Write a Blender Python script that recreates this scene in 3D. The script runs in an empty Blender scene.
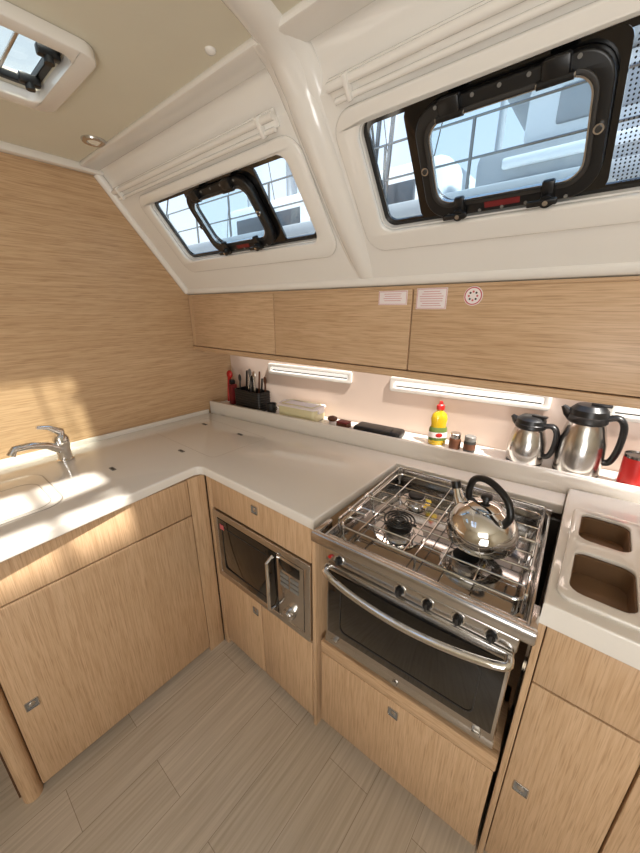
import bpy, bmesh, math, random
from mathutils import Matrix, Vector
random.seed(4)
scene=bpy.context.scene

def L(r,g,b):
    def f(c):
        c/=255.0
        return c/12.92 if c<=0.04045 else ((c+0.055)/1.055)**2.4
    return (f(r),f(g),f(b),1)

# ---------------- materials ----------------
def mat(name,col,rough=.5,metal=0,spec=.5,coat=0,emit=None,es=0,noise=0,nscale=20,bump=0,bscale=200,trans=0):
    m=bpy.data.materials.new(name); m.use_nodes=True
    nt=m.node_tree; b=nt.nodes['Principled BSDF']
    b.inputs['Base Color'].default_value=col
    b.inputs['Roughness'].default_value=rough
    b.inputs['Metallic'].default_value=metal
    b.inputs['Specular IOR Level'].default_value=spec
    b.inputs['Coat Weight'].default_value=coat
    b.inputs['Transmission Weight'].default_value=trans
    if emit:
        b.inputs['Emission Color'].default_value=emit
        b.inputs['Emission Strength'].default_value=es
    tc=nt.nodes.new('ShaderNodeTexCoord')
    if noise:
        n=nt.nodes.new('ShaderNodeTexNoise'); n.inputs['Scale'].default_value=nscale; n.inputs['Detail'].default_value=4
        nt.links.new(tc.outputs['Object'],n.inputs['Vector'])
        mx=nt.nodes.new('ShaderNodeMix'); mx.data_type='RGBA'
        mx.inputs['A'].default_value=tuple(c*(1-noise) for c in col[:3])+(1,)
        mx.inputs['B'].default_value=tuple(min(1,c*(1+noise)) for c in col[:3])+(1,)
        nt.links.new(n.outputs['Fac'],mx.inputs['Factor']); nt.links.new(mx.outputs['Result'],b.inputs['Base Color'])
    if bump:
        n2=nt.nodes.new('ShaderNodeTexNoise'); n2.inputs['Scale'].default_value=bscale
        nt.links.new(tc.outputs['Object'],n2.inputs['Vector'])
        bp=nt.nodes.new('ShaderNodeBump'); bp.inputs['Strength'].default_value=bump; bp.inputs['Distance'].default_value=.002
        nt.links.new(n2.outputs['Fac'],bp.inputs['Height']); nt.links.new(bp.outputs['Normal'],b.inputs['Normal'])
    return m

def wood(name,axis,c1,c2,c3,rough=.38,skew=0.0,ac=250,al=8.0):
    m=bpy.data.materials.new(name); m.use_nodes=True
    nt=m.node_tree; b=nt.nodes['Principled BSDF']; N=nt.nodes; K=nt.links
    tc=N.new('ShaderNodeTexCoord')
    def nz(along,across,detail,rg,dist=0):
        mp=N.new('ShaderNodeMapping')
        s=[across]*3; s['XYZ'.index(axis)]=along
        mp.inputs['Scale'].default_value=s
        mp.inputs['Rotation'].default_value=(skew,0,0)
        K.new(tc.outputs['Object'],mp.inputs['Vector'])
        n=N.new('ShaderNodeTexNoise'); n.inputs['Scale'].default_value=1; n.inputs['Detail'].default_value=detail; n.inputs['Roughness'].default_value=rg
        n.inputs['Distortion'].default_value=dist
        K.new(mp.outputs['Vector'],n.inputs['Vector']); return n
    n1=nz(al,ac,4,.55); n2=nz(1.2,40,3,.5); n3=nz(12,400,2,.5)
    r=N.new('ShaderNodeValToRGB'); e=r.color_ramp.elements
    e[0].position=.34; e[0].color=c2; e[1].position=.60; e[1].color=c1
    K.new(n1.outputs['Fac'],r.inputs['Fac'])
    mx=N.new('ShaderNodeMix'); mx.data_type='RGBA'; mx.blend_type='MIX'
    r2=N.new('ShaderNodeValToRGB'); r2.color_ramp.elements[0].position=.40; r2.color_ramp.elements[0].color=(0,0,0,1); r2.color_ramp.elements[1].position=.70; r2.color_ramp.elements[1].color=(.45,.45,.45,1)
    K.new(n2.outputs['Fac'],r2.inputs['Fac']); K.new(r2.outputs['Color'],mx.inputs['Factor'])
    K.new(r.outputs['Color'],mx.inputs['A']); mx.inputs['B'].default_value=c3
    r3=N.new('ShaderNodeValToRGB'); r3.color_ramp.elements[0].position=.34; r3.color_ramp.elements[0].color=(.70,.65,.58,1); r3.color_ramp.elements[1].position=.46; r3.color_ramp.elements[1].color=(1,1,1,1)
    K.new(n3.outputs['Fac'],r3.inputs['Fac'])
    m2=N.new('ShaderNodeMix'); m2.data_type='RGBA'; m2.blend_type='MULTIPLY'; m2.inputs['Factor'].default_value=.65
    K.new(mx.outputs['Result'],m2.inputs['A']); K.new(r3.outputs['Color'],m2.inputs['B'])
    K.new(m2.outputs['Result'],b.inputs['Base Color'])
    b.inputs['Roughness'].default_value=rough; b.inputs['Specular IOR Level'].default_value=.4
    bp=N.new('ShaderNodeBump'); bp.inputs['Strength'].default_value=.05; bp.inputs['Distance'].default_value=.001
    K.new(n1.outputs['Fac'],bp.inputs['Height']); K.new(bp.outputs['Normal'],b.inputs['Normal'])
    return m

OC=(L(208,175,140),L(188,153,117),L(193,159,123))
W_X=wood('oak_grain_x','X',*OC)
W_Y=wood('oak_grain_y','Y',*OC)
W_Z=wood('oak_grain_z','Z',*OC)
W_BH=wood('oak_bulkhead','Y',L(205,172,135),L(184,149,112),L(190,155,117),skew=math.radians(4),ac=210,al=6)
CARC=mat('carcass_shadow_gap',L(80,54,34),.7,noise=.1)
WHITE=mat('gelcoat_white',L(235,231,224),.2,coat=.5,noise=.02,nscale=3)
COUNTER=mat('solid_surface',L(229,223,214),.10,coat=.4,noise=.015,nscale=250)
BEIGE=mat('headliner_vinyl',L(218,211,191),.75,noise=.03,nscale=8,bump=.15,bscale=900)
WALLP=mat('hull_liner_cream',L(214,194,180),.3,noise=.02,nscale=5)
STEEL=mat('brushed_steel',(.60,.58,.56,1),.22,1,noise=.06,nscale=40)
CHROME=mat('chrome',(.74,.73,.72,1),.07,1,noise=.01)
DSTEEL=mat('dark_steel',(.26,.25,.24,1),.18,1,noise=.05)
HOB=mat('hob_polished_steel',(.34,.33,.32,1),.10,1,noise=.05)
BLACK=mat('black_plastic',L(17,17,18),.35,noise=.1)
BGLOSS=mat('black_glass',L(9,9,10),.06,coat=.5,noise=.05)
MIDG=mat('grey_plastic',L(120,118,114),.4,noise=.05)
DKG=mat('dark_grey',L(46,44,42),.5,noise=.05)
RED=mat('red_plastic',L(180,32,28),.35,noise=.05)
DRED=mat('dark_red_label',L(110,22,24),.5,noise=.05)
LABEL=mat('label_white',L(236,226,224),.5,noise=.01)
LRED=mat('label_red',L(195,95,100),.5,noise=.02)
YEL=mat('soap_yellow',L(225,190,40),.15,noise=.03,coat=.3,trans=.35)
GRN=mat('green_label',L(90,110,50),.5,noise=.05)
TUP=mat('food_box_plastic',L(222,212,170),.3,noise=.03)
BRN=mat('brown_spice',L(95,55,32),.6,noise=.2)
SINKM=mat('counter_seam',L(160,151,138),.4,noise=.02)
BINM=mat('bin_interior',L(126,96,68),.6,noise=.05)
EXW=mat('boat_gelcoat',L(242,243,244),.4,noise=.04)
EXG=mat('boat_deck_grey',L(165,168,172),.6,noise=.15,nscale=2)
EXB=mat('boat_window_dark',L(75,82,90),.1,noise=.1)
EXS=mat('boat_canvas_grey',L(150,158,170),.8,noise=.1)
EXP=mat('pontoon_concrete',L(190,188,180),.8,noise=.1)
LAMPM=mat('lamp_lens',L(240,235,220),.3,noise=.01)
WINGLOW=mat('strip_window_glow',L(250,248,240),.4,emit=(1,.97,.94,1),es=.55)  # emission standing in for daylight in the narrow hull windows

def glassmat(name,tint,fac=.08):
    m=bpy.data.materials.new(name); m.use_nodes=True; nt=m.node_tree
    nt.nodes.remove(nt.nodes['Principled BSDF'])
    o=nt.nodes['Material Output']; t=nt.nodes.new('ShaderNodeBsdfTransparent'); t.inputs['Color'].default_value=tint
    g=nt.nodes.new('ShaderNodeBsdfGlossy'); g.inputs['Roughness'].default_value=.02
    mx=nt.nodes.new('ShaderNodeMixShader'); mx.inputs['Fac'].default_value=fac
    nt.links.new(t.outputs[0],mx.inputs[1]); nt.links.new(g.outputs[0],mx.inputs[2]); nt.links.new(mx.outputs[0],o.inputs['Surface'])
    return m
GLASS=glassmat('window_glass',(.88,.94,.97,1),.05)
GLASST=glassmat('hatch_glass',(.85,.88,.85,1),.1)
def dotmat():
    m=glassmat('frit_dots',(.95,.97,1,1)); nt=m.node_tree
    o=nt.nodes['Material Output']; prev=o.inputs['Surface'].links[0].from_socket
    tc=nt.nodes.new('ShaderNodeTexCoord'); mp=nt.nodes.new('ShaderNodeMapping')
    mp.inputs['Rotation'].default_value=(-math.atan2(.783,-.622),0,0)
    nt.links.new(tc.outputs['Object'],mp.inputs['Vector'])
    sx=nt.nodes.new('ShaderNodeSeparateXYZ'); nt.links.new(mp.outputs['Vector'],sx.inputs[0])
    cb=nt.nodes.new('ShaderNodeCombineXYZ'); nt.links.new(sx.outputs['X'],cb.inputs['X']); nt.links.new(sx.outputs['Y'],cb.inputs['Y'])
    v=nt.nodes.new('ShaderNodeTexVoronoi'); v.inputs['Scale'].default_value=150; v.inputs['Randomness'].default_value=.0
    nt.links.new(cb.outputs[0],v.inputs['Vector'])
    c=nt.nodes.new('ShaderNodeMath'); c.operation='LESS_THAN'; c.inputs[1].default_value=.22
    nt.links.new(v.outputs['Distance'],c.inputs[0])
    d=nt.nodes.new('ShaderNodeBsdfDiffuse'); d.inputs['Color'].default_value=(.03,.03,.03,1)
    mx=nt.nodes.new('ShaderNodeMixShader'); nt.links.new(c.outputs[0],mx.inputs['Fac']); nt.links.new(prev,mx.inputs[1]); nt.links.new(d.outputs[0],mx.inputs[2])
    nt.links.new(mx.outputs[0],o.inputs['Surface']); return m
DOTS=dotmat()

def floormat():
    m=bpy.data.materials.new('floor_planks'); m.use_nodes=True; nt=m.node_tree; N=nt.nodes; K=nt.links; b=N['Principled BSDF']
    tc=N.new('ShaderNodeTexCoord')
    mp=N.new('ShaderNodeMapping'); mp.inputs['Rotation'].default_value=(0,0,math.radians(90)); K.new(tc.outputs['Object'],mp.inputs['Vector'])
    br=N.new('ShaderNodeTexBrick'); br.inputs['Scale'].default_value=1; br.inputs['Brick Width'].default_value=.62; br.inputs['Row Height'].default_value=.155
    br.inputs['Mortar Size'].default_value=.0009; br.offset=.37
    br.inputs['Color1'].default_value=L(200,187,170); br.inputs['Color2'].default_value=L(189,176,158); br.inputs['Mortar'].default_value=L(145,130,112)
    K.new(mp.outputs['Vector'],br.inputs['Vector'])
    m2=N.new('ShaderNodeMapping'); m2.inputs['Scale'].default_value=(95,3.0,60); K.new(tc.outputs['Object'],m2.inputs['Vector'])
    n=N.new('ShaderNodeTexNoise'); n.inputs['Scale'].default_value=1; n.inputs['Detail'].default_value=5; n.inputs['Distortion'].default_value=.5; K.new(m2.outputs['Vector'],n.inputs['Vector'])
    r=N.new('ShaderNodeValToRGB'); r.color_ramp.elements[0].position=.3; r.color_ramp.elements[0].color=(.76,.73,.69,1); r.color_ramp.elements[1].position=.65; r.color_ramp.elements[1].color=(1.04,1.04,1.04,1)
    K.new(n.outputs['Fac'],r.inputs['Fac'])
    mx=N.new('ShaderNodeMix'); mx.data_type='RGBA'; mx.blend_type='MULTIPLY'; mx.inputs['Factor'].default_value=.85
    K.new(br.outputs['Color'],mx.inputs['A']); K.new(r.outputs['Color'],mx.inputs['B']); K.new(mx.outputs['Result'],b.inputs['Base Color'])
    b.inputs['Roughness'].default_value=.30
    return m
FLOOR=floormat()

# ---------------- builder ----------------
def rr(x0,x1,y0,y1,r,n=6):
    pts=[]
    for cx,cy,a0 in ((x1-r,y1-r,0),(x0+r,y1-r,90),(x0+r,y0+r,180),(x1-r,y0+r,270)):
        for i in range(n+1):
            a=math.radians(a0+90*i/n); pts.append((cx+r*math.cos(a),cy+r*math.sin(a)))
    return pts
def smooth_path(P,n=6,closed=False):
    P=[Vector(p) for p in P]; out=[]; m=len(P)
    rng=range(m if closed else m-1)
    for i in rng:
        if closed: p0,p1,p2,p3=P[(i-1)%m],P[i],P[(i+1)%m],P[(i+2)%m]
        else: p0,p1,p2,p3=P[max(i-1,0)],P[i],P[i+1],P[min(i+2,m-1)]
        for k in range(n):
            t=k/n
            out.append(.5*((2*p1)+(-p0+p2)*t+(2*p0-5*p1+4*p2-p3)*t*t+(-p0+3*p1-3*p2+p3)*t**3))
    if not closed: out.append(P[-1])
    return out

class B:
    def __init__(s,name): s.name=name; s.bm=bmesh.new(); s.mats=[]; s.X=None
    def add(s,tb,m,M=None):
        if m not in s.mats: s.mats.append(m)
        i=s.mats.index(m)
        if M is not None: tb.transform(M)
        if s.X is not None: tb.transform(s.X)
        bmesh.ops.recalc_face_normals(tb,faces=tb.faces[:])
        for f in tb.faces: f.material_index=i; f.smooth=True
        me=bpy.data.meshes.new('t'); tb.to_mesh(me); tb.free(); s.bm.from_mesh(me); bpy.data.meshes.remove(me)
    def box(s,x0,x1,y0,y1,z0,z1,m,bev=0,M=None,seg=2):
        tb=bmesh.new(); bmesh.ops.create_cube(tb,size=1)
        for v in tb.verts: v.co=Vector(((x0+x1)/2+v.co.x*(x1-x0),(y0+y1)/2+v.co.y*(y1-y0),(z0+z1)/2+v.co.z*(z1-z0)))
        if bev: bmesh.ops.bevel(tb,geom=tb.edges[:],offset=bev,segments=seg,affect='EDGES',profile=.5)
        s.add(tb,m,M)
    def cyl(s,p0,p1,r,m,r2=None,seg=24,M=None,bev=0):
        p0=Vector(p0);p1=Vector(p1); d=p1-p0; tb=bmesh.new()
        bmesh.ops.create_cone(tb,cap_ends=True,segments=seg,radius1=r,radius2=r if r2 is None else r2,depth=d.length)
        if bev:
            es=[e for e in tb.edges if len(e.link_faces)==2 and e.calc_face_angle()>1]
            bmesh.ops.bevel(tb,geom=es,offset=bev,segments=2,affect='EDGES')
        q=d.to_track_quat('Z','Y').to_matrix().to_4x4()
        tb.transform(Matrix.Translation((p0+p1)/2)@q); s.add(tb,m,M)
    def lathe(s,prof,c,m,seg=36,M=None):
        tb=bmesh.new(); rings=[]
        for r,z in prof:
            if r<1e-5: rings.append([tb.verts.new((c[0],c[1],c[2]+z))])
            else: rings.append([tb.verts.new((c[0]+r*math.cos(2*math.pi*i/seg),c[1]+r*math.sin(2*math.pi*i/seg),c[2]+z)) for i in range(seg)])
        for a,b in zip(rings,rings[1:]):
            for i in range(seg):
                j=(i+1)%seg
                if len(a)==1 and len(b)==1: continue
                if len(a)==1: tb.faces.new((a[0],b[i],b[j]))
                elif len(b)==1: tb.faces.new((a[i],a[j],b[0]))
                else: tb.faces.new((a[i],a[j],b[j],b[i]))
        s.add(tb,m,M)
    def tube(s,P,r,m,seg=10,closed=False,M=None,w=None,side=None,sm=0):
        if sm: P=smooth_path(P,sm,closed)
        P=[Vector(p) for p in P]; n=len(P); tb=bmesh.new(); rings=[]; prev=None
        if isinstance(r,(list,tuple)) and len(r)!=n:
            rr_=r; r=[]
            for i in range(n):
                f=i/(n-1)*(len(rr_)-1); k=min(int(f),len(rr_)-2); r.append(rr_[k]+(rr_[k+1]-rr_[k])*(f-k))
        for i,p in enumerate(P):
            if closed: t=P[(i+1)%n]-P[(i-1)%n]
            else: t=P[min(i+1,n-1)]-P[max(i-1,0)]
            t.normalize()
            if side is not None: sd=Vector(side)-t*Vector(side).dot(t); sd.normalize()
            elif prev is None:
                u=Vector((0,0,1)) if abs(t.z)<.9 else Vector((1,0,0)); sd=t.cross(u).normalized()
            else: sd=(prev-t*prev.dot(t)).normalized()
            prev=sd; up=sd.cross(t)
            rad=r[i] if isinstance(r,(list,tuple)) else r
            ww=w if w is not None else rad
            rings.append([tb.verts.new(p+sd*math.cos(2*math.pi*k/seg)*ww+up*math.sin(2*math.pi*k/seg)*rad) for k in range(seg)])
        for a in range(n if closed else n-1):
            A,Bb=rings[a],rings[(a+1)%n]
            for k in range(seg): tb.faces.new((A[k],A[(k+1)%seg],Bb[(k+1)%seg],Bb[k]))
        if not closed:
            tb.faces.new(rings[0]); tb.faces.new(rings[-1][::-1])
        s.add(tb,m,M)
    def plate(s,outer,holes,z0,z1,m,M=None,bev=0):
        cu=bpy.data.curves.new('c','CURVE'); cu.dimensions='2D'; cu.fill_mode='BOTH'; cu.extrude=(z1-z0)/2
        for pts in [outer]+list(holes):
            sp=cu.splines.new('POLY'); sp.points.add(len(pts)-1)
            for q,p in zip(sp.points,pts): q.co=(p[0],p[1],0,1)
            sp.use_cyclic_u=True
        ob=bpy.data.objects.new('c',cu); scene.collection.objects.link(ob)
        dg=bpy.context.evaluated_depsgraph_get(); dg.update()
        me=bpy.data.meshes.new_from_object(ob.evaluated_get(dg)); bpy.data.objects.remove(ob)
        tb=bmesh.new(); tb.from_mesh(me); bpy.data.meshes.remove(me)
        bmesh.ops.remove_doubles(tb,verts=tb.verts[:],dist=1e-5)
        if bev:
            es=[e for e in tb.edges if len(e.link_faces)==2 and abs(abs(e.link_faces[0].normal.z)-abs(e.link_faces[1].normal.z))>.7]
            bmesh.ops.bevel(tb,geom=es,offset=bev,segments=3,affect='EDGES',profile=.5)
        tb.transform(Matrix.Translation((0,0,(z0+z1)/2)))
        s.add(tb,m,M)
    def ell(s,c,r,m,M=None,seg=20):
        tb=bmesh.new(); bmesh.ops.create_uvsphere(tb,u_segments=seg,v_segments=seg//2+2,radius=1)
        for v in tb.verts: v.co=Vector((c[0]+v.co.x*r[0],c[1]+v.co.y*r[1],c[2]+v.co.z*r[2]))
        s.add(tb,m,M)
    def done(s,ang=38):
        me=bpy.data.meshes.new(s.name); s.bm.to_mesh(me); s.bm.free()
        for m in s.mats: me.materials.append(m)
        me.set_sharp_from_angle(angle=math.radians(ang))
        ob=bpy.data.objects.new(s.name,me); scene.collection.objects.link(ob); return ob
def grid_box(b,xs,ys,z0,z1,holes,m):
    for i in range(len(xs)-1):
        for j in range(len(ys)-1):
            cx=(xs[i]+xs[i+1])/2; cy=(ys[j]+ys[j+1])/2
            if any(h[0]<cx<h[1] and h[2]<cy<h[3] for h in holes): continue
            b.box(xs[i],xs[i+1],ys[j],ys[j+1],z0,z1,m)

# --- layout constants ---
CT=.92; SH=.965
yL=lambda x:1.30+.114*x
th=math.atan(.114)
sl=Vector((0,-.622,.783)).normalized(); nn=Vector((1,0,0)).cross(sl)
SL=Matrix(((1,sl.x,nn.x,0),(0,sl.y,nn.y,1.04),(0,sl.z,nn.z,1.58),(0,0,0,1)))
def SP(x,t,n=0): return SL@Vector((x,t,n))
MY=Matrix(((1,0,0,0),(0,0,-1,0),(0,1,0,0),(0,0,0,1)))

# ---------------- shell ----------------
b=B('floor'); b.box(-1.8,1.5,-1.5,1.7,-.04,0,FLOOR); b.done()
b=B('wall_left')
pts=[(-1.5,0),(1.7,0),(1.7,1.55),(1.12,1.60),(.80,1.97),(.74,2.06),(-1.5,2.06)]
Mx=Matrix(((0,0,1,0),(1,0,0,0),(0,1,0,0),(0,0,0,1)))
b.plate(pts,[],-1.80,-1.75,W_BH,M=Mx); b.done()
b=B('wall_back')
sk=Matrix.Translation((0,1.48,0))@Matrix.Rotation(th,4,'Z')
b.box(-1.80,1.5,0,.03,0,1.6,WALLP,M=sk); b.done()
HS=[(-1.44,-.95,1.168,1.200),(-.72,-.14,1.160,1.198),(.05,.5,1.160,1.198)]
for h in HS:  # hull window strips built as glowing panels on an uncut wall
    b=B('glowing_strip_window')
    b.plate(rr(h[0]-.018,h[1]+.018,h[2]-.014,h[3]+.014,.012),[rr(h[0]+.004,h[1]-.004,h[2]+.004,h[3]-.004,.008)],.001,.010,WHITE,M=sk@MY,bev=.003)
    b.plate(rr(h[0]+.004,h[1]-.004,h[2]+.004,h[3]-.004,.008),[],.001,.004,WINGLOW,M=sk@MY)
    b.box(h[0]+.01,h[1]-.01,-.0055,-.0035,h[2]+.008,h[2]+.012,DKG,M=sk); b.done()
b=B('wall_right'); b.box(1.45,1.5,-1.5,1.7,0,2.06,BEIGE); b.done()
b=B('wall_rear'); b.box(-1.8,1.5,-1.55,-1.5,0,2.06,BEIGE); b.done()
CO=(-.76,-.37,-.42,.27); HA=(-1.285,-1.015,-.05,.405)  # CO: unseen ceiling opening, placed and sized to cast the sun patches
b=B('ceiling')
grid_box(b,[-1.80,HA[0],HA[1],CO[0],CO[1],1.5],[-1.55,CO[2],HA[2],CO[3],HA[3],.72],2.03,2.06,[CO,HA],BEIGE); b.done()
b=B('sun_opening_frame')
b.plate(rr(CO[0]-.03,CO[1]+.03,CO[2]-.03,CO[3]+.03,.04),[rr(CO[0]+.005,CO[1]-.005,CO[2]+.005,CO[3]-.005,.03)],2.01,2.03,WHITE,bev=.004)
b.box(CO[0],CO[1],.055,.085,2.035,2.055,BLACK); b.box(-.51,-.485,CO[2],CO[3],2.035,2.055,BLACK); b.done()  # bars added to break up the sun patches

# slope liner
G1=(-1.52,-.77,.16,.40); G2=(-.54,.21,.16,.40)
b=B('wall_coachroof')
b.plate([(-1.75,.0),(1.45,.0),(1.45,.47),(-1.75,.47)],[rr(*G1,.03),rr(*G2,.03)],-.03,0,WHITE,M=SL)
prof=[SP(0,.47),(0,.742,1.975),(0,.728,2.0),(0,.705,2.018),(0,.66,2.027)]
prof=smooth_path([Vector(p) for p in prof],5)
tb=bmesh.new(); A=[tb.verts.new((-1.75,p.y,p.z)) for p in prof]; C=[tb.verts.new((1.45,p.y,p.z)) for p in prof]
for i in range(len(A)-1): tb.faces.new((A[i],A[i+1],C[i+1],C[i]))
ex=bmesh.ops.extrude_face_region(tb,geom=tb.faces[:]); 
for v in ex['geom']:
    if isinstance(v,bmesh.types.BMVert): v.co+=Vector((0,.025,.02))
b.add(tb,WHITE)
b.tube([SP(-1.75,0.0,-.012),SP(1.45,0.0,-.012)],.02,WHITE,seg=16)
b.box(-1.75,1.45,1.06,1.10,1.565,1.62,BEIGE)
b.done()
for G in (G1,G2):
    b=B('trim_window')
    b.plate(rr(G[0]-.06,G[1]+.06,G[2]-.055,G[3]+.035,.055,8),[rr(G[0]-.002,G[1]+.002,G[2]-.002,G[3]+.002,.032,8)],0,.014,WHITE,M=SL,bev=.006)
    b.done()
b=B('trim_rib')
b.tube([(-.50,-.3,2.04),(-.565,.2,2.04),(-.625,.5,2.04),(-.66,.66,2.028),(-.665,.735,1.975)]+[SP(-.66,.42,0),SP(-.655,.2,-.004),SP(-.65,.02,-.02)],.026,WHITE,seg=24,w=.042,side=(1,.1,0),sm=5)
b.tube([(-.665,.64,2.036),(-.665,.71,2.01)]+[SP(-.66,.42,-.014),SP(-.655,.2,-.016),SP(-.65,.02,-.024)],.026,WHITE,seg=24,w=.062,side=(1,.1,0),sm=5)
b.done()
b=B('trim_ceiling_left'); b.box(-1.75,-1.71,-1.5,.72,2.005,2.032,WHITE,.008)
b.tube([(-1.738,.70,2.012),(-1.738,.745,1.955)]+[SP(-1.738,.42,.0),SP(-1.738,.2,0),SP(-1.738,.0,0)],.016,WHITE,seg=12,w=.02,side=(1,0,0),sm=4); b.done()
b=B('trim_ceiling_front'); b.box(-1.71,1.45,.63,.70,2.014,2.032,WHITE,.007); b.done()

# ---------------- windows ----------------
def window(name,G,P,mg,dots=None):
    b=B(name)
    b.plate(rr(*G,.03),[],-.024,-.019,GLASS,M=SL)
    b.plate(rr(*G,.03,8),[rr(G[0]+.013,G[1]-.013,G[2]+.013,G[3]-.013,.022,8)],-.019,-.012,BGLOSS,M=SL)
    x0,x1=P; t0,t1=G[2]+.010,G[3]-.012
    b.plate(rr(x0-mg[0],x1+mg[1],G[2]+.005,G[3]-.005,.02,8),[rr(x0+.02,x1-.02,t0+.024,t1-.024,.045,8)],-.0185,-.011,BGLOSS,M=SL)
    b.plate(rr(x0,x1,t0,t1,.050,8),[rr(x0+.024,x1-.024,t0+.028,t1-.026,.036,8)],-.011,.012,BLACK,M=SL,bev=.004)
    b.plate(rr(x0+.018,x1-.018,t0+.022,t1-.020,.040,8),[rr(x0+.026,x1-.026,t0+.030,t1-.028,.034,8)],.004,.014,DKG,M=SL,bev=.002)
    b.plate(rr(x0+.025,x1-.025,t0+.029,t1-.027,.035,8),[rr(x0+.029,x1-.029,t0+.033,t1-.031,.032,8)],.000,.010,STEEL,M=SL)
    b.plate(rr(x0+.027,x1-.027,t0+.031,t1-.029,.033,8),[],.0,.003,GLASS,M=SL)
    for f in (.24,.76):
        x=x0+(x1-x0)*f
        b.box(x-.020,x+.020,t1-.026,t1+.006,.008,.026,BLACK,.004,M=SL)
        b.cyl(SP(x-.026,t1-.024,.022),SP(x+.026,t1-.024,.022),.006,BLACK)
        b.cyl(SP(x-.028,t1-.024,.022),SP(x-.026,t1-.024,.022),.004,STEEL,seg=12); b.cyl(SP(x+.026,t1-.024,.022),SP(x+.028,t1-.024,.022),.004,STEEL,seg=12)
        b.box(x-.011,x+.011,t0-.004,t0+.044,.010,.024,BLACK,.004,M=SL)
        b.cyl(SP(x,t0+.012,.02),SP(x,t0+.012,.036),.012,BLACK)
        b.cyl(SP(x,t0+.012,.036),SP(x,t0+.012,.0415),.005,STEEL,seg=12)
        b.box(x-.034,x+.02,t0+.006,t0+.018,.032,.040,BLACK,.003,M=SL)
    for x in (x0+.012,x1-.012):
        b.cyl(SP(x,(t0+t1)/2,.010),SP(x,(t0+t1)/2,.018),.008,STEEL)
        b.cyl(SP(x,(t0+t1)/2,.018),SP(x,(t0+t1)/2,.020),.005,DKG)
    for x in (x0+.05,x0+.12,(x0+x1)/2,x1-.12,x1-.05):
        b.cyl(SP(x,t0+.006,.010),SP(x,t0+.006,.0135),.0035,MIDG,seg=10); b.cyl(SP(x,t1-.006,.010),SP(x,t1-.006,.0135),.0035,MIDG,seg=10)
    xm=(x0+x1)/2
    b.box(xm-.035,xm+.035,t0+.009,t0+.021,.0115,.0128,DRED,M=SL)
    if dots: b.plate(rr(dots[0],dots[1],G[2]+.013,G[3]-.013,.02),[],-.018,-.0165,DOTS,M=SL)
    b.done()
window('window_1',G1,(-1.29,-.945),(.012,.025))
window('window_2',G2,(-.410,-.078),(.028,.012),(-.065,.195))
for x0,x1 in ((-1.69,-.75),(-.58,1.3)):
    b=B('window_blind')
    b.box(x0,x1,.452,.490,-.001,.010,WHITE,.003,M=SL)
    b.tube([SP(x0+.01,.452,.014),SP(x1-.01,.452,.014)],.006,WHITE,seg=12)
    b.tube([SP(x0,.478,.014),SP(x1,.478,.014)],.009,WHITE,seg=12)
    for x in (x0+.05,x1-.05): b.box(x-.006,x+.006,.444,.49,-.002,.026,WHITE,.003,M=SL)
    b.done()

# roof hatch
b=B('roof_hatch')
b.plate(rr(-1.325,-.975,-.105,.445,.04),[rr(HA[0],HA[1],HA[2],HA[3],.03)],2.005,2.03,WHITE,bev=.004)
b.plate(rr(HA[0]-.0,HA[1]+.0,HA[2],HA[3],.03),[rr(HA[0]+.016,HA[1]-.016,HA[2]+.016,HA[3]-.016,.02)],2.035,2.050,BLACK,bev=.002)
b.box(HA[0]+.01,HA[1]-.01,HA[2]+.01,HA[3]-.01,2.058,2.064,GLASST)
for x in (HA[0]+.06,HA[1]-.06):
    b.box(x-.010,x+.010,.355,.398,2.016,2.036,BLACK,.004); b.cyl((x,.375,2.006),(x,.375,2.018),.010,BLACK)
b.tube([(HA[0]+.02,.33,2.045),(HA[1]-.02,.33,2.045)],.004,STEEL)
b.box(HA[0]+.01,HA[1]-.01,.25,.262,2.045,2.055,MIDG,.002)
b.done()
b=B('recessed_ceiling_light')
b.lathe([(0,-.004),(.018,-.004),(.022,-.008),(.034,-.008),(.037,-.003),(.037,.0)],(-1.468,.60,2.03),STEEL)
b.lathe([(0,-.0075),(.016,-.0075),(.02,-.004)],(-1.468,.60,2.03),LAMPM); b.done()
b=B('ceiling_button'); b.lathe([(0,-.008),(.007,-.007),(.011,-.004),(.012,0)],(-.80,.60,2.03),WHITE); b.done()

# ---------------- upper lockers ----------------
b=B('overhead_locker')
b.box(-1.745,1.45,1.06,1.12,1.30,1.565,CARC)
b.box(-1.745,1.45,1.06,1.26,1.296,1.306,W_X)
b.box(-1.745,1.45,1.045,1.26,1.553,1.565,W_X)
b.box(-1.745,1.45,1.035,1.06,1.285,1.308,W_X,.004)
b.box(-1.745,-1.712,1.044,1.065,1.31,1.558,W_Z,.002)
for x0 in (-1.71,-1.10,-.49,.12,.73):
    b.box(x0+.002,x0+.608,1.038,1.062,1.311,1.556,W_X,.003)
b.done()

def sticker(name,x0,x1,z0,z1):
    b=B(name); y=1.0380
    b.box(x0,x1,y-.0012,y,z0,z1,LABEL,.0004)
    for q in ((x0+.002,x1-.002,z1-.003,z1-.002),(x0+.002,x1-.002,z0+.002,z0+.003),(x0+.002,x0+.003,z0+.002,z1-.002),(x1-.003,x1-.002,z0+.002,z1-.002)):
        b.box(q[0],q[1],y-.0018,y-.0010,q[2],q[3],LRED)
    n=int((z1-z0-.012)/.0065)
    for i in range(n):
        zz=z1-.009-i*.0065; w=random.uniform(.6,.95)*(x1-x0-.014)/2; xc=(x0+x1)/2
        b.box(xc-w,xc+w,y-.0018,y-.0010,zz-.0012,zz,LRED)
    b.done()
sticker('warning_sticker',-.607,-.507,1.510,1.552)
sticker('warning_sticker',-.477,-.385,1.498,1.556)
b=B('round_sticker')
Mr=Matrix.Translation((-.314,1.038,1.532))@Matrix.Rotation(math.radians(90),4,'X')
b.lathe([(0,.0012),(.024,.0012),(.025,0)],(0,0,0),LABEL,M=Mr)
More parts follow.
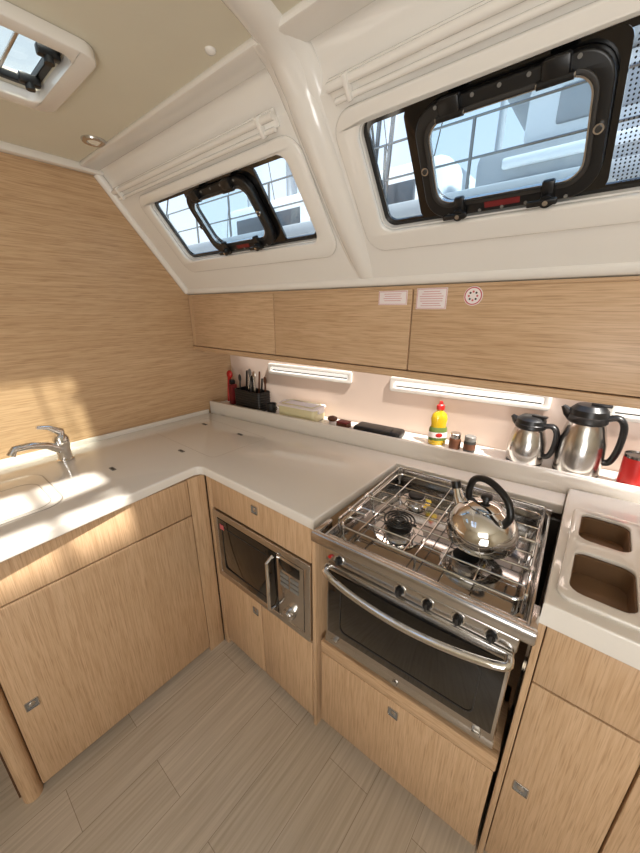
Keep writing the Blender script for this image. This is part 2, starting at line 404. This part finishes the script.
b.lathe([(.020,.0014),(.023,.0014),(.023,.0010)],(0,0,0),LRED,M=Mr)
for a in range(8):
    b.cyl(Mr@Vector((.011*math.cos(a*.785),.011*math.sin(a*.785),.001)),Mr@Vector((.011*math.cos(a*.785),.011*math.sin(a*.785),.002)),.0028,DKG if a%2 else LRED,seg=8)
b.done()

# ---------------- countertop ----------------
b=B('countertop')
cx,cy,r=-1.142,.648,.03
fil=[(cx+r-r*math.sin(math.radians(90*i/6)), cy-r+r*math.cos(math.radians(90*i/6))) for i in range(7)]
outer=[(-1.745,-.45),(-1.03,-.45),(-1.085,.03)]+fil[::-1]+[(-.557,.648),(-.557,1.155),(-.008,1.205),(-.008,yL(0)-.003),(-1.745,yL(-1.745)-.002)]
b.plate(outer,[],.884,CT,COUNTER,bev=.006)
b.plate(rr(-1.555,-1.225,-.20,.235,.06,8),[],CT-.002,CT+.0008,SINKM)
b.plate(rr(-1.551,-1.229,-.196,.231,.057,8),[],CT-.002,CT+.0022,COUNTER,bev=.0012)
b.plate(rr(-1.47,-1.24,.02,.205,.05,8),[rr(-1.467,-1.243,.023,.202,.048,8)],CT+.001,CT+.0026,SINKM)
b.plate(rr(-1.66,-1.16,.72,1.02,.03,6),[rr(-1.659,-1.161,.721,1.019,.029,6)],CT-.002,CT+.0003,SINKM)
for x,y in ((-1.37,.42),(-1.57,.95),(-1.30,.97),(-1.33,.68)):
    b.plate(rr(x-.020,x+.020,y-.008,y+.008,.006),[],CT-.001,CT+.0012,MIDG,bev=.0004)
    b.plate(rr(x-.013,x+.013,y-.004,y+.004,.003),[],CT,CT+.0016,DKG)
b.box(-1.748,-1.735,-.45,1.09,CT-.002,CT+.022,COUNTER,.004)
b.done()
b=B('counter_ledge')
Ms=Matrix.Translation((0,1.30,0))@Matrix.Rotation(th,4,'Z')
b.box(-1.755,1.45,0,.022,.900,.988,COUNTER,.005,M=Ms)
b.box(-1.755,1.45,.022,.172,.940,SH,COUNTER,M=Ms)
b.done()

def latch(b,x,y,z,face):
    if face=='Y': M=Matrix.Translation((x,y,z))@Matrix.Rotation(math.radians(90),4,'X')
    else: M=Matrix.Translation((x,y,z))@Matrix.Rotation(math.radians(90),4,'Z')@Matrix.Rotation(math.radians(90),4,'X')
    b.plate(rr(-.017,.017,-.017,.017,.004),[rr(-.014,.014,-.014,.014,.003)],-.001,.003,STEEL,M=M,bev=.0008)
    b.plate(rr(-.014,.014,-.014,.014,.003),[],-.001,.0008,MIDG,M=M)
    b.lathe([(0,.002),(.007,.002),(.009,.0007)],(0,0,0),STEEL,M=M,seg=16)

# ---------------- sink cabinet ----------------
b=B('sink_cabinet')
b.box(-1.73,-1.150,-.10,.655,.03,.88,CARC)
b.box(-1.73,-1.17,-.09,.655,.0,.05,W_Y)
b.box(-1.152,-1.13,-.042,.583,.733,.882,W_Z,.003)
b.box(-1.152,-1.13,-.042,.583,.035,.728,W_Z,.003)
b.box(-1.16,-1.134,.587,.660,.0,.882,W_Z,.002)
b.tube([(-1.155,-.07,.0),(-1.155,-.07,.88)],.026,W_Z,seg=20)
b.box(-1.73,-1.155,-.096,-.05,.0,.88,W_Z,.002)
latch(b,-1.130,.0,.365,'X')
b.done()
# ---------------- microwave cabinet ----------------
b=B('drawer_cabinet')
b.box(-1.125,-.570,.685,1.05,.03,.405,CARC); b.box(-1.125,-.570,.685,1.05,.745,.88,CARC)
b.box(-1.125,-.570,1.03,1.05,.41,.735,CARC)
b.box(-1.13,-.57,.70,.72,0,.06,W_X)
b.box(-1.132,-1.103,.663,.685,.0,.882,W_Z,.002)
b.box(-.577,-.563,.663,1.15,.0,.882,W_Z,.002)
b.box(-1.101,-.579,.662,.685,.745,.882,W_Z,.003)
b.box(-1.101,-.843,.662,.685,.04,.410,W_Z,.003)
b.box(-.838,-.579,.662,.685,.04,.410,W_Z,.003)
latch(b,-.84,.662,.835,'Y'); latch(b,-.875,.662,.355,'Y')
b.done()
# ---------------- microwave ----------------
b=B('microwave_oven')
x0,x1,z0,z1=-1.10,-.581,.417,.739; Y=.662
def front(y): return Matrix.Translation((0,y,0))@MY
b.box(x0+.02,x1-.02,.69,1.02,z0+.01,z1-.01,BLACK)
b.plate(rr(x0,x1,z0,z1,.006),[rr(x0+.026,x1-.026,z0+.028,z1-.028,.004)],-.02,.006,STEEL,M=front(Y),bev=.002)
xc=-.735
b.box(x0+.028,xc,.655,.70,z0+.030,z1-.030,BGLOSS,.003)
b.plate(rr(x0+.055,xc-.04,z0+.06,z1-.06,.01),[rr(x0+.058,xc-.043,z0+.063,z1-.063,.009)],0,.0012,DKG,M=front(.655))
b.box(xc+.002,x1-.028,.656,.70,z0+.030,z1-.030,STEEL,.002)
b.tube([(xc-.016,.655,z0+.05),(xc-.016,.628,z0+.06),(xc-.016,.628,z1-.06),(xc-.016,.655,z1-.05)],.007,CHROME,seg=12)
xk=(xc+x1-.03)/2
b.box(xk-.048,xk+.048,.653,.657,z1-.080,z1-.042,BGLOSS,.002)
for i in range(3):
    for j in range(2): b.box(xk-.042+j*.046,xk-.004+j*.046,.653,.657,z1-.108-i*.020,z1-.095-i*.020,MIDG,.001)
b.cyl((xk,.658,z0+.072),(xk,.634,z0+.072),.025,CHROME,r2=.021,bev=.003); b.cyl((xk,.634,z0+.072),(xk,.632,z0+.072),.016,STEEL)
b.box(x0+.045,x0+.070,.6535,.6545,z1-.072,z1-.05,LRED)
b.done()

# ---------------- stove well & drawer below ----------------
b=B('stove_cabinet')
Mz=Matrix.Translation((-.552,.672,0))@Matrix.Rotation(math.radians(2.6),4,'Z')
b.box(.014,.545,.022,.20,.03,.40,CARC,M=Mz)
b.box(.012,.550,.0,.22,.415,.440,W_X,.003,M=Mz)
b.box(.005,.550,-.002,.020,.395,.443,W_X,.003,M=Mz)
b.box(.005,.547,-.0,.022,.05,.390,W_Z,.003,M=Mz)
b.box(.005,.55,.03,.05,.0,.06,W_X,M=Mz)
b.box(-.545,-.005,.86,1.15,.415,.440,W_X)
p=Mz@Vector((.275,.0,.345)); latch(b,p.x,p.y,p.z,'Y')
b.done()
b=B('stove_recess_panel'); b.box(-.55,-.005,1.165,1.18,.45,.882,DKG,.001); b.done()

# ---------------- stove ----------------
b=B('gas_stove')
b.X=Matrix.Translation((-.268,.664,0))@Matrix.Rotation(math.radians(3),4,'Z')
b.box(-.225,.240,.03,.45,.53,.86,DSTEEL,.004)
b.box(-.247,.262,-.005,.480,.856,.868,STEEL,.003)
b.box(-.238,.253,.03,.470,.866,.871,HOB,.001)
for q in ((-.247,-.240,-.005,.480),(.255,.262,-.005,.480)): b.box(q[0],q[1],q[2],q[3],.862,.897,STEEL,.002)
b.box(-.247,.262,.472,.480,.862,.918,STEEL,.002)
b.box(-.247,.262,.0,.012,.862,.892,STEEL,.002)
b.box(-.272,.275,-.040,-.020,.882,.914,STEEL,.006)
for x in (-.264,.265): b.box(x-.006,x+.008,-.03,.05,.882,.910,STEEL,.003)
def burner(x,y,r):
    b.lathe([(r*1.75,0),(r*1.7,.003),(r*1.15,.003),(r*1.1,.001)],(x,y,.871),CHROME)
    b.lathe([(r*1.1,0),(r,.010),(r*.96,.018),(r*.8,.020),(0,.020)],(x,y,.871),STEEL)
    b.lathe([(r*.9,.020),(r*.9,.025),(r*.7,.028),(0,.028)],(x,y,.871),BLACK)
burner(-.095,.16,.042); burner(.10,.14,.036); burner(.120,.32,.038); burner(-.12,.36,.03)
zt=.908
b.tube([Vector((x,y,zt)) for x,y in rr(-.225,.240,.040,.452,.02,4)],.0035,CHROME,seg=8,closed=True)
for y in (.095,.16,.225,.29,.36): b.tube([(-.225,y,zt),(.240,y,zt)],.0022,CHROME,seg=8)
for x in (-.165,-.03,.0,.06,.14): b.tube([(x,.04,zt+.0025),(x,.450,zt+.0025)],.0022,CHROME,seg=8)
for x,y in ((-.22,.05),(.235,.05),(-.22,.445),(.235,.445),(0,.045),(0,.450),(-.224,.245),(.238,.245)): b.cyl((x,y,.870),(x,y,zt),.0035,CHROME,seg=10)
for r in (.014,.024,.034,.044): b.tube([(-.095+r*math.cos(a*.3927),.16+r*math.sin(a*.3927),zt+.007) for a in range(16)],.0026,BLACK,seg=8,closed=True)
for a in range(3):
    an=a*2.094; b.tube([(-.095+.01*math.cos(an),.16+.01*math.sin(an),zt+.006),(-.095+.052*math.cos(an),.16+.052*math.sin(an),zt+.006)],.003,BLACK,seg=8)
zf=zt+.022
b.tube([(-.228,.040,zf),(-.228,.458,zf),(.243,.458,zf),(.243,.040,zf)],.004,CHROME,seg=10)
for x,y in ((-.228,.04),(-.228,.24),(-.228,.458),(0,.458),(.243,.458),(.243,.24),(.243,.04)): b.cyl((x,y,.88),(x,y,zf),.0035,CHROME,seg=8)
for (xa,xb,y) in ((-.228,-.175,.10),(-.228,-.175,.20),(.243,.215,.13),(.243,.215,.25)):
    b.tube([(xa,y,zf),(xb,y,zf),(xb+.0,y+.025,zf),(xb,y+.035,zf-.004)],.003,CHROME,seg=8)
    b.cyl((xa,y-.008,zf),(xa,y+.008,zf),.007,STEEL,seg=12)
# control panel
b.box(-.238,.250,-.012,.03,.818,.858,STEEL,.004)
for x in (-.19,-.01,.06,.13,.20):
    b.lathe([(.015,0),(.015,.003),(.012,.003)],(0,0,0),CHROME,M=Matrix.Translation((x,-.012,.839))@Matrix.Rotation(math.radians(90),4,'X'))
    b.cyl((x,-.012,.839),(x,-.026,.839),.011,BLACK,r2=.009,bev=.002); b.box(x-.0025,x+.0025,-.030,-.025,.830,.848,DKG,.001)
b.cyl((-.22,-.011,.838),(-.22,-.018,.838),.005,RED,seg=12)
# oven door
b.box(-.230,.247,-.018,.03,.540,.815,STEEL,.005)
b.box(-.222,.239,-.021,-.010,.566,.795,BGLOSS,.002)
b.plate(rr(-.18,.195,.590,.750,.02),[rr(-.177,.192,.593,.747,.018)],0,.0012,DKG,M=Matrix.Translation((0,-.021,0))@MY)
b.tube([(-.225,-.018,.808),(-.215,-.040,.799),(-.12,-.052,.784),(0.01,-.058,.779),(.13,-.052,.784),(.230,-.040,.799),(.240,-.018,.808)],.0095,CHROME,seg=12,sm=5)
b.box(-.238,.250,-.012,.03,.506,.536,STEEL,.004)
b.cyl((0,-.012,.521),(0,-.018,.521),.008,STEEL)
for x in (-.2,.21): b.box(x-.010,x+.010,-.024,-.012,.532,.544,STEEL,.003)
for s in (-1,1): b.cyl((s*.235,.24,.80),(s*.258,.24,.80),.016,STEEL)
for s in (-1,1):
    for y in (.06,.40): b.cyl((s*.20,y,.441),(s*.20,y,.53),.014,BLACK)
b.done()

# ---------------- right cabinets ----------------
b=B('side_cabinet')
b.box(.012,1.44,.735,1.22,.03,.880,CARC)
b.box(.004,.018,.712,1.22,.0,.883,W_Z,.002)
b.box(.004,1.44,.75,.77,.0,.05,W_X)
for x0,x1 in ((.020,.211),(.215,.62),(.624,1.03),(1.034,1.43)):
    b.box(x0,x1,.712,.736,.723,.883,W_Z,.003); b.box(x0,x1,.712,.736,.04,.718,W_Z,.003)
    latch(b,x0+.035,.712,.38,'Y')
b.done()
b=B('countertop_bin_unit')
o=[(.004,.702)]+[(.36,.702),(.36,yL(.36)-.002),(-.006,yL(0)-.004),(-.006,1.21)]
h1=rr(.038,.142,.985,1.135,.025,4); h2=rr(.038,.148,.765,.930,.025,4)
H1=rr(.034,.146,.981,1.139,.029,4); H2=rr(.034,.152,.761,.934,.029,4)
b.plate(o,[H1,H2],.887,.943,COUNTER,bev=.005)
b.plate(rr(.018,.178,.735,1.160,.03,6),[h1,h2],.940,.951,COUNTER,bev=.0035)
for q in ((.034,.146,.981,1.139),(.034,.152,.761,.934)):
    b.plate(rr(*q,.029,6),[rr(q[0]+.006,q[1]-.006,q[2]+.006,q[3]-.006,.023,6)],.886,.939,BINM)
    b.box(q[0]+.003,q[1]-.003,q[2]+.003,q[3]-.003,.885,.889,BINM)
b.done()
b=B('countertop_extension'); b.box(.365,1.44,.70,yL(.365)-.003,.886,.92,COUNTER,.006); b.done()

# ---------------- faucet ----------------
b=B('kitchen_faucet'); fx,fy=-1.607,.335; c=CT+.001
b.lathe([(0,0),(.030,0),(.030,.006),(.025,.010),(.024,.055),(.027,.060),(.027,.095),(.020,.106),(0,.108)],(fx,fy,c),CHROME)
b.tube([(fx+.005,fy-.01,c+.050),(fx+.02,fy-.05,c+.082),(fx+.032,fy-.10,c+.100),(fx+.040,fy-.148,c+.103),(fx+.043,fy-.162,c+.082)],[.017,.014,.0135,.013,.0145],CHROME,seg=14)
b.tube([(fx,fy,c+.100),(fx-.003,fy+.005,c+.118),(fx-.0,fy-.030,c+.145),(fx+.003,fy-.065,c+.155)],[.018,.016,.010,.007],CHROME,seg=12)
b.done()

# ---------------- kettle ----------------
b=B('kettle'); kx,ky,kz=-.162,.864,.9165
b.lathe([(0,0),(.072,0),(.082,.006),(.088,.024),(.087,.046),(.079,.070),(.063,.090),(.045,.101),(.040,.104)],(kx,ky,kz),CHROME,seg=48)
b.lathe([(.041,.102),(.041,.107),(.030,.114),(.010,.117),(0,.117)],(kx,ky,kz),CHROME)
b.lathe([(0,.115),(.008,.116),(.008,.122),(.014,.126),(.013,.136),(0,.139)],(kx,ky,kz),BLACK)
d=Vector((-.85,.53,0)).normalized(); k=Vector((kx,ky,kz))
b.tube([k+d*.066+Vector((0,0,.05)),k+d*.095+Vector((0,0,.08)),k+d*.108+Vector((0,0,.105))],[.022,.015,.011],CHROME,seg=14)
b.cyl(k+d*.106+Vector((0,0,.101)),k+d*.114+Vector((0,0,.119)),.013,BLACK)
h=[k-d*.062+Vector((0,0,.085)),k-d*.076+Vector((0,0,.122)),k-d*.055+Vector((0,0,.158)),k-d*.0+Vector((0,0,.175)),k+d*.045+Vector((0,0,.160)),k+d*.060+Vector((0,0,.122)),k+d*.055+Vector((0,0,.088))]
b.tube(h,.009,BLACK,seg=12,sm=5)
for s in (-1,1): b.ell(k+d*s*.060+Vector((0,0,.090)),(.012,.012,.010),STEEL)
b.done()

# ---------------- thermos jugs ----------------
def thermos(x,y,h,r,ang):
    b=B('thermos_jug'); b.X=Matrix.Translation((x,y,SH+.001))@Matrix.Rotation(ang,4,'Z')
    b.lathe([(0,0),(r*.93,0),(r*.95,.008),(r,.012),(r*1.02,h*.30),(r*.98,h*.48),(r*.80,h*.70),(r*.72,h*.76)],(0,0,0),STEEL,seg=40)
    b.lathe([(r*.96,.0),(r*.98,.010),(r*.9,.012)],(0,0,0),BLACK)
    b.lathe([(r*.74,h*.74),(r*.82,h*.77),(r*.80,h*.84),(r*.74,h*.86)],(0,0,0),BLACK)
    b.lathe([(r*.78,h*.85),(r*.76,h*.93),(r*.55,h*.99),(r*.2,h),(0,h)],(0,0,0),BLACK)
    b.tube([(-r*.5,0,h*.80),(-r*.85,0,h*.86),(-r*1.08,0,h*.93)],[r*.38,r*.24,r*.1],BLACK,seg=12)
    b.box(0,r*.8,-r*.18,r*.18,h*.985,h*1.03,BLACK,.003)
    b.tube([(r*.65,0,h*.82),(r*1.12,0,h*.86),(r*1.40,0,h*.74),(r*1.40,0,h*.45),(r*1.22,0,h*.25),(r*.93,0,h*.22)],r*.15,BLACK,seg=12,w=r*.24,side=(0,1,0),sm=5)
    b.done()
thermos(-.160,1.380,.175,.060,math.radians(-10))
thermos(-.006,1.394,.240,.068,math.radians(0))

# ---------------- shelf objects ----------------
S1=SH+.001
b=B('dish_soap_bottle'); x,y=-.475,1.345
Ms2=Matrix.Translation((x,y,S1))@Matrix.Rotation(math.radians(35),4,'Z')@Matrix.Diagonal((1.15,.7,1,1))
b.lathe([(0,0),(.028,0),(.031,.006),(.030,.05),(.026,.085),(.029,.11),(.024,.13),(.011,.142),(.011,.15)],(0,0,0),YEL,M=Ms2)
b.lathe([(.0315,.02),(.0322,.025),(.0308,.07),(.0285,.075)],(0,0,0),GRN,M=Ms2)
b.lathe([(.0325,.032),(.0325,.055)],(0,0,0),LABEL,M=Ms2)
b.ell((-.0,-.031,.044),(.012,.004,.010),RED,M=Ms2)
b.lathe([(.014,.148),(.014,.165),(.007,.17),(.006,.182),(0,.183)],(0,0,0),RED,M=Ms2); b.done()
for x,cm in ((-.402,BRN),(-.345,DKG)):
    b=B('spice_jar'); y=1.345
    b.lathe([(0,0),(.021,0),(.022,.004),(.022,.04),(.019,.046)],(x,y,S1),cm); b.lathe([(.0225,.012),(.0225,.034)],(x,y,S1),BRN)
    b.lathe([(.021,.045),(.021,.062),(.019,.064),(0,.064)],(x,y,S1),STEEL if cm is BRN else MIDG); b.done()
b=B('utensil_basket'); bx0,bx1,by0,by1=-1.60,-1.39,1.175,1.265
b.plate(rr(bx0,bx1,by0,by1,.015),[rr(bx0+.004,bx1-.004,by0+.004,by1-.004,.012)],S1,SH+.105,BLACK); b.box(bx0+.004,bx1-.004,by0+.004,by1-.004,S1,SH+.004,BLACK)
for i in range(7): b.tube([Vector((px,py,SH+.012+i*.014)) for px,py in rr(bx0-.001,bx1+.001,by0-.001,by1+.001,.016,3)],.0022,DKG,seg=6,closed=True)
cols=[DKG,BLACK,MIDG,STEEL,BLACK,BRN,STEEL,BLACK,BRN]
for i,cc in enumerate(cols):
    px=bx0+.02+i*.021; py=by0+.03+(i%3)*.02; hh=.16+.06*((i*7)%4)/4
    tp=Vector((px+(.01 if i%2 else -.012),py+.012,SH+hh))
    b.tube([(px,py,SH+.01),tp],.005,cc,seg=8)
    if i%2==0: b.ell(tp,(.013,.005,.022),cc,seg=12)
b.done()
b=B('red_dish_brush')
b.tube([(-1.69,1.205,S1+.012),(-1.685,1.205,S1+.10),(-1.675,1.21,S1+.17)],[.012,.008,.012],RED,seg=12,sm=3)
b.box(-1.665,-1.630,1.185,1.225,S1,SH+.12,DRED,.006); b.box(-1.66,-1.64,1.19,1.22,SH+.118,SH+.145,BLACK,.004)
b.ell((-1.675,1.21,S1+.17),(.022,.015,.025),RED); b.done()
b=B('dark_mug'); b.lathe([(0,0),(.024,0),(.027,.05),(.024,.05),(.022,.004),(0,.004)],(-1.345,1.225,S1),DKG); b.tube([(-1.32,1.225,S1+.042),(-1.302,1.225,S1+.03),(-1.32,1.225,S1+.012)],.003,DKG,sm=4); b.done()
b=B('food_storage_box')
Mt=Matrix.Translation((-1.16,1.262,S1))@Matrix.Rotation(math.radians(6),4,'Z')
b.plate(rr(-.115,.115,-.055,.055,.02),[],0,.060,TUP,M=Mt,bev=.006); b.plate(rr(-.122,.122,-.06,.06,.022),[],.060,.070,LABEL,M=Mt,bev=.004)
b.plate(rr(-.10,.10,-.045,.045,.015),[rr(-.095,.095,-.04,.04,.012)],.070,.074,TUP,M=Mt,bev=.0015)
for s in (-1,1): b.box(s*.12-.006,s*.12+.006,-.025,.025,.04,.072,LABEL,.002,M=Mt)
b.done()
b=B('sponge'); b.box(-.93,-.87,1.25,1.295,S1,SH+.022,BRN,.004); b.box(-.93,-.87,1.25,1.295,SH+.022,SH+.030,DRED,.003); b.done()
b=B('scrub_brush'); b.ell((-.98,1.29,SH+.022),(.026,.024,.014),BRN); b.lathe([(0,0),(.018,0),(.018,.01),(0,.01)],(-.98,1.29,S1),LABEL); b.done()
b=B('black_pouch')
Mp=Matrix.Translation((-.72,1.288,S1))@Matrix.Rotation(math.radians(6),4,'Z')
b.box(-.11,.11,-.042,.045,0,.034,BLACK,.013,M=Mp,seg=4); b.box(-.105,.105,-.0435,-.041,.014,.018,DKG,.001,M=Mp); b.box(.04,.07,-.046,.0,.031,.037,DKG,.002,M=Mp); b.done()
b=B('tin_can'); q=(.138,1.372,S1); b.lathe([(0,0),(.033,0),(.034,.004),(.033,.01),(.033,.105),(.034,.11),(.032,.11),(.031,.106),(0,.106)],q,DSTEEL); b.lathe([(.0336,.012),(.0336,.10)],q,RED); b.done()
b=B('glass_storage_jar'); q=(.212,1.40,S1); b.lathe([(0,0),(.030,0),(.032,.006),(.032,.10),(.026,.115)],q,BRN); b.lathe([(.029,.113),(.029,.135),(.026,.138),(0,.138)],q,BLACK); b.done()

# ---------------- exterior: marina ----------------
b=B('moored_sailboat')
b.box(-11,6,4.2,9,.4,2.55,EXW,.15); b.box(-11,6,4.13,4.3,2.50,2.66,EXG,.03); b.box(-11,6,4.17,4.2,2.1,2.2,EXS,.0)
b.box(-6.5,-2.0,4.9,7,2.5,3.35,EXW,.15); b.box(-6.1,-2.4,4.86,4.92,2.8,3.1,EXB,.02); b.box(-4.4,-4.2,4.84,4.93,2.75,3.15,EXW)
b.box(-1.6,3.2,4.7,7,2.5,3.15,EXG,.1); b.box(-1.3,2.8,4.65,4.72,2.72,2.78,EXB,.0); b.box(-1.3,2.8,4.65,4.72,2.92,3.02,EXW,.02)
b.box(-1.2,1.9,4.9,6.5,3.15,3.75,EXW,.1); b.box(-.9,.2,4.87,4.93,3.28,3.6,EXG,.03); b.box(.35,1.6,4.87,4.93,3.28,3.6,EXG,.03); b.box(-1.5,2.2,4.7,6.6,3.75,3.88,EXG,.05)
for i in range(17):
    x=-10.5+i*1.0; b.cyl((x,4.25,2.6),(x,4.25,3.3),.018,DSTEEL,seg=8)
for z in (2.95,3.3): b.tube([(-11,4.25,z),(6,4.25,z)],.012,DSTEEL,seg=6)
b.cyl((-5.2,5.5,2.9),(-5.2,5.5,14),.10,EXG); b.tube([(-5.2,5.5,4.4),(.5,5.5,4.5)],.15,EXS,seg=12)
for x in (-11,1): b.tube([(x,5.3,2.6),(-5.2,5.5,13.8)],.02,DKG,seg=6)
for x in (-8.2,-3.5,-2.6): b.tube([(x,4.4,2.6),(-5.2,5.5,13)],.015,DKG,seg=6)
for x in (-2.9,-2.7,2.6): b.cyl((x,4.6,2.6),(x,4.9,5.0),.03,DSTEEL,seg=8)
b.done()
for mx_,my in ((-14,12),(-9,13),(-3.2,11),(1.5,12.5),(4.5,11)):
    b=B('distant_sailboat')
    b.box(mx_-2.5,mx_+2.5,my-1,my+1,-.5,2.2,EXW,.3); b.box(mx_-1.2,mx_+1,my-.7,my+.7,2.2,3.0,EXG,.15)
    b.cyl((mx_,my,2),(mx_,my,14),.09,EXG,seg=12); b.tube([(mx_,my,4.0),(mx_+2.4,my,4.0)],.14,EXS,seg=10); b.cyl((mx_-.9,my,8.5),(mx_+.9,my,8.5),.03,EXG,seg=8)
    for s in (-2.4,2.4): b.tube([(mx_+s,my,2.1),(mx_,my,13.8)],.015,DKG,seg=6)
    b.done()
b=B('marina_pontoon'); b.box(-12,8,2.0,3.9,-.5,-.1,EXP,.02); b.done()
b=B('marina_water'); b.box(-40,40,1.9,60,-.9,-.6,EXS); b.done()
b=B('sun_blocker'); b.box(-1.8,2.2,.62,1.02,2.50,2.515,EXS,.003)  # unseen slab added above the windows to keep direct sun out
for x in (-1.75,2.15): b.cyl((x,.74,2.03),(x,.74,2.50),.012,STEEL,seg=10)
b.done()

# ---------------- lights ----------------
w=bpy.data.worlds.new('sky'); scene.world=w; w.use_nodes=True; nt=w.node_tree; bg=nt.nodes['Background']
tc=nt.nodes.new('ShaderNodeTexCoord'); sx=nt.nodes.new('ShaderNodeSeparateXYZ'); rp=nt.nodes.new('ShaderNodeValToRGB')
nt.links.new(tc.outputs['Generated'],sx.inputs[0]); nt.links.new(sx.outputs['Z'],rp.inputs['Fac'])
rp.color_ramp.elements[0].color=(.90,.93,.96,1); rp.color_ramp.elements[1].color=(.42,.60,.9,1)
nt.links.new(rp.outputs['Color'],bg.inputs['Color']); bg.inputs['Strength'].default_value=1.6
def light(name,typ,loc,target,energy,col,size=1,size2=None):
    l=bpy.data.lights.new(name,typ); l.energy=energy; l.color=col
    if typ=='AREA':
        l.size=size
        if size2: l.shape='RECTANGLE'; l.size_y=size2
    o=bpy.data.objects.new(name,l); o.location=loc
    o.rotation_euler=(Vector(target)-Vector(loc)).to_track_quat('-Z','Y').to_euler(); scene.collection.objects.link(o); return o
s=light('sun','SUN',(3,-1,6),(3-1,-1+.15,6-1.7),10,(1,.95,.87)); s.data.angle=math.radians(2.2)
light('saloon_fill','AREA',(.5,-1.1,1.92),(-.6,.6,1.0),13,(1,.985,.97),1.2,1.0)  # added fill behind the camera, not a fitting
light('ceiling_fill','AREA',(.7,-1.0,.9),(-.3,.4,2.1),19,(1,.99,.975),.8,.8)  # added upward fill that brightens the ceiling
light('under_locker_light','AREA',(-.2,1.25,1.285),(-.2,1.32,.9),.8,(1,.80,.70),1.0,.03)

cam=bpy.data.cameras.new('cam'); co=bpy.data.objects.new('cam',cam); scene.collection.objects.link(co)
co.location=(0,0,1.5); co.rotation_euler=(math.radians(71.1),0,math.radians(39.4))
cam.sensor_fit='VERTICAL'; cam.sensor_height=36; cam.sensor_width=27; cam.lens=345*36/853; cam.clip_start=.01
scene.camera=co
scene.view_settings.view_transform='Standard'
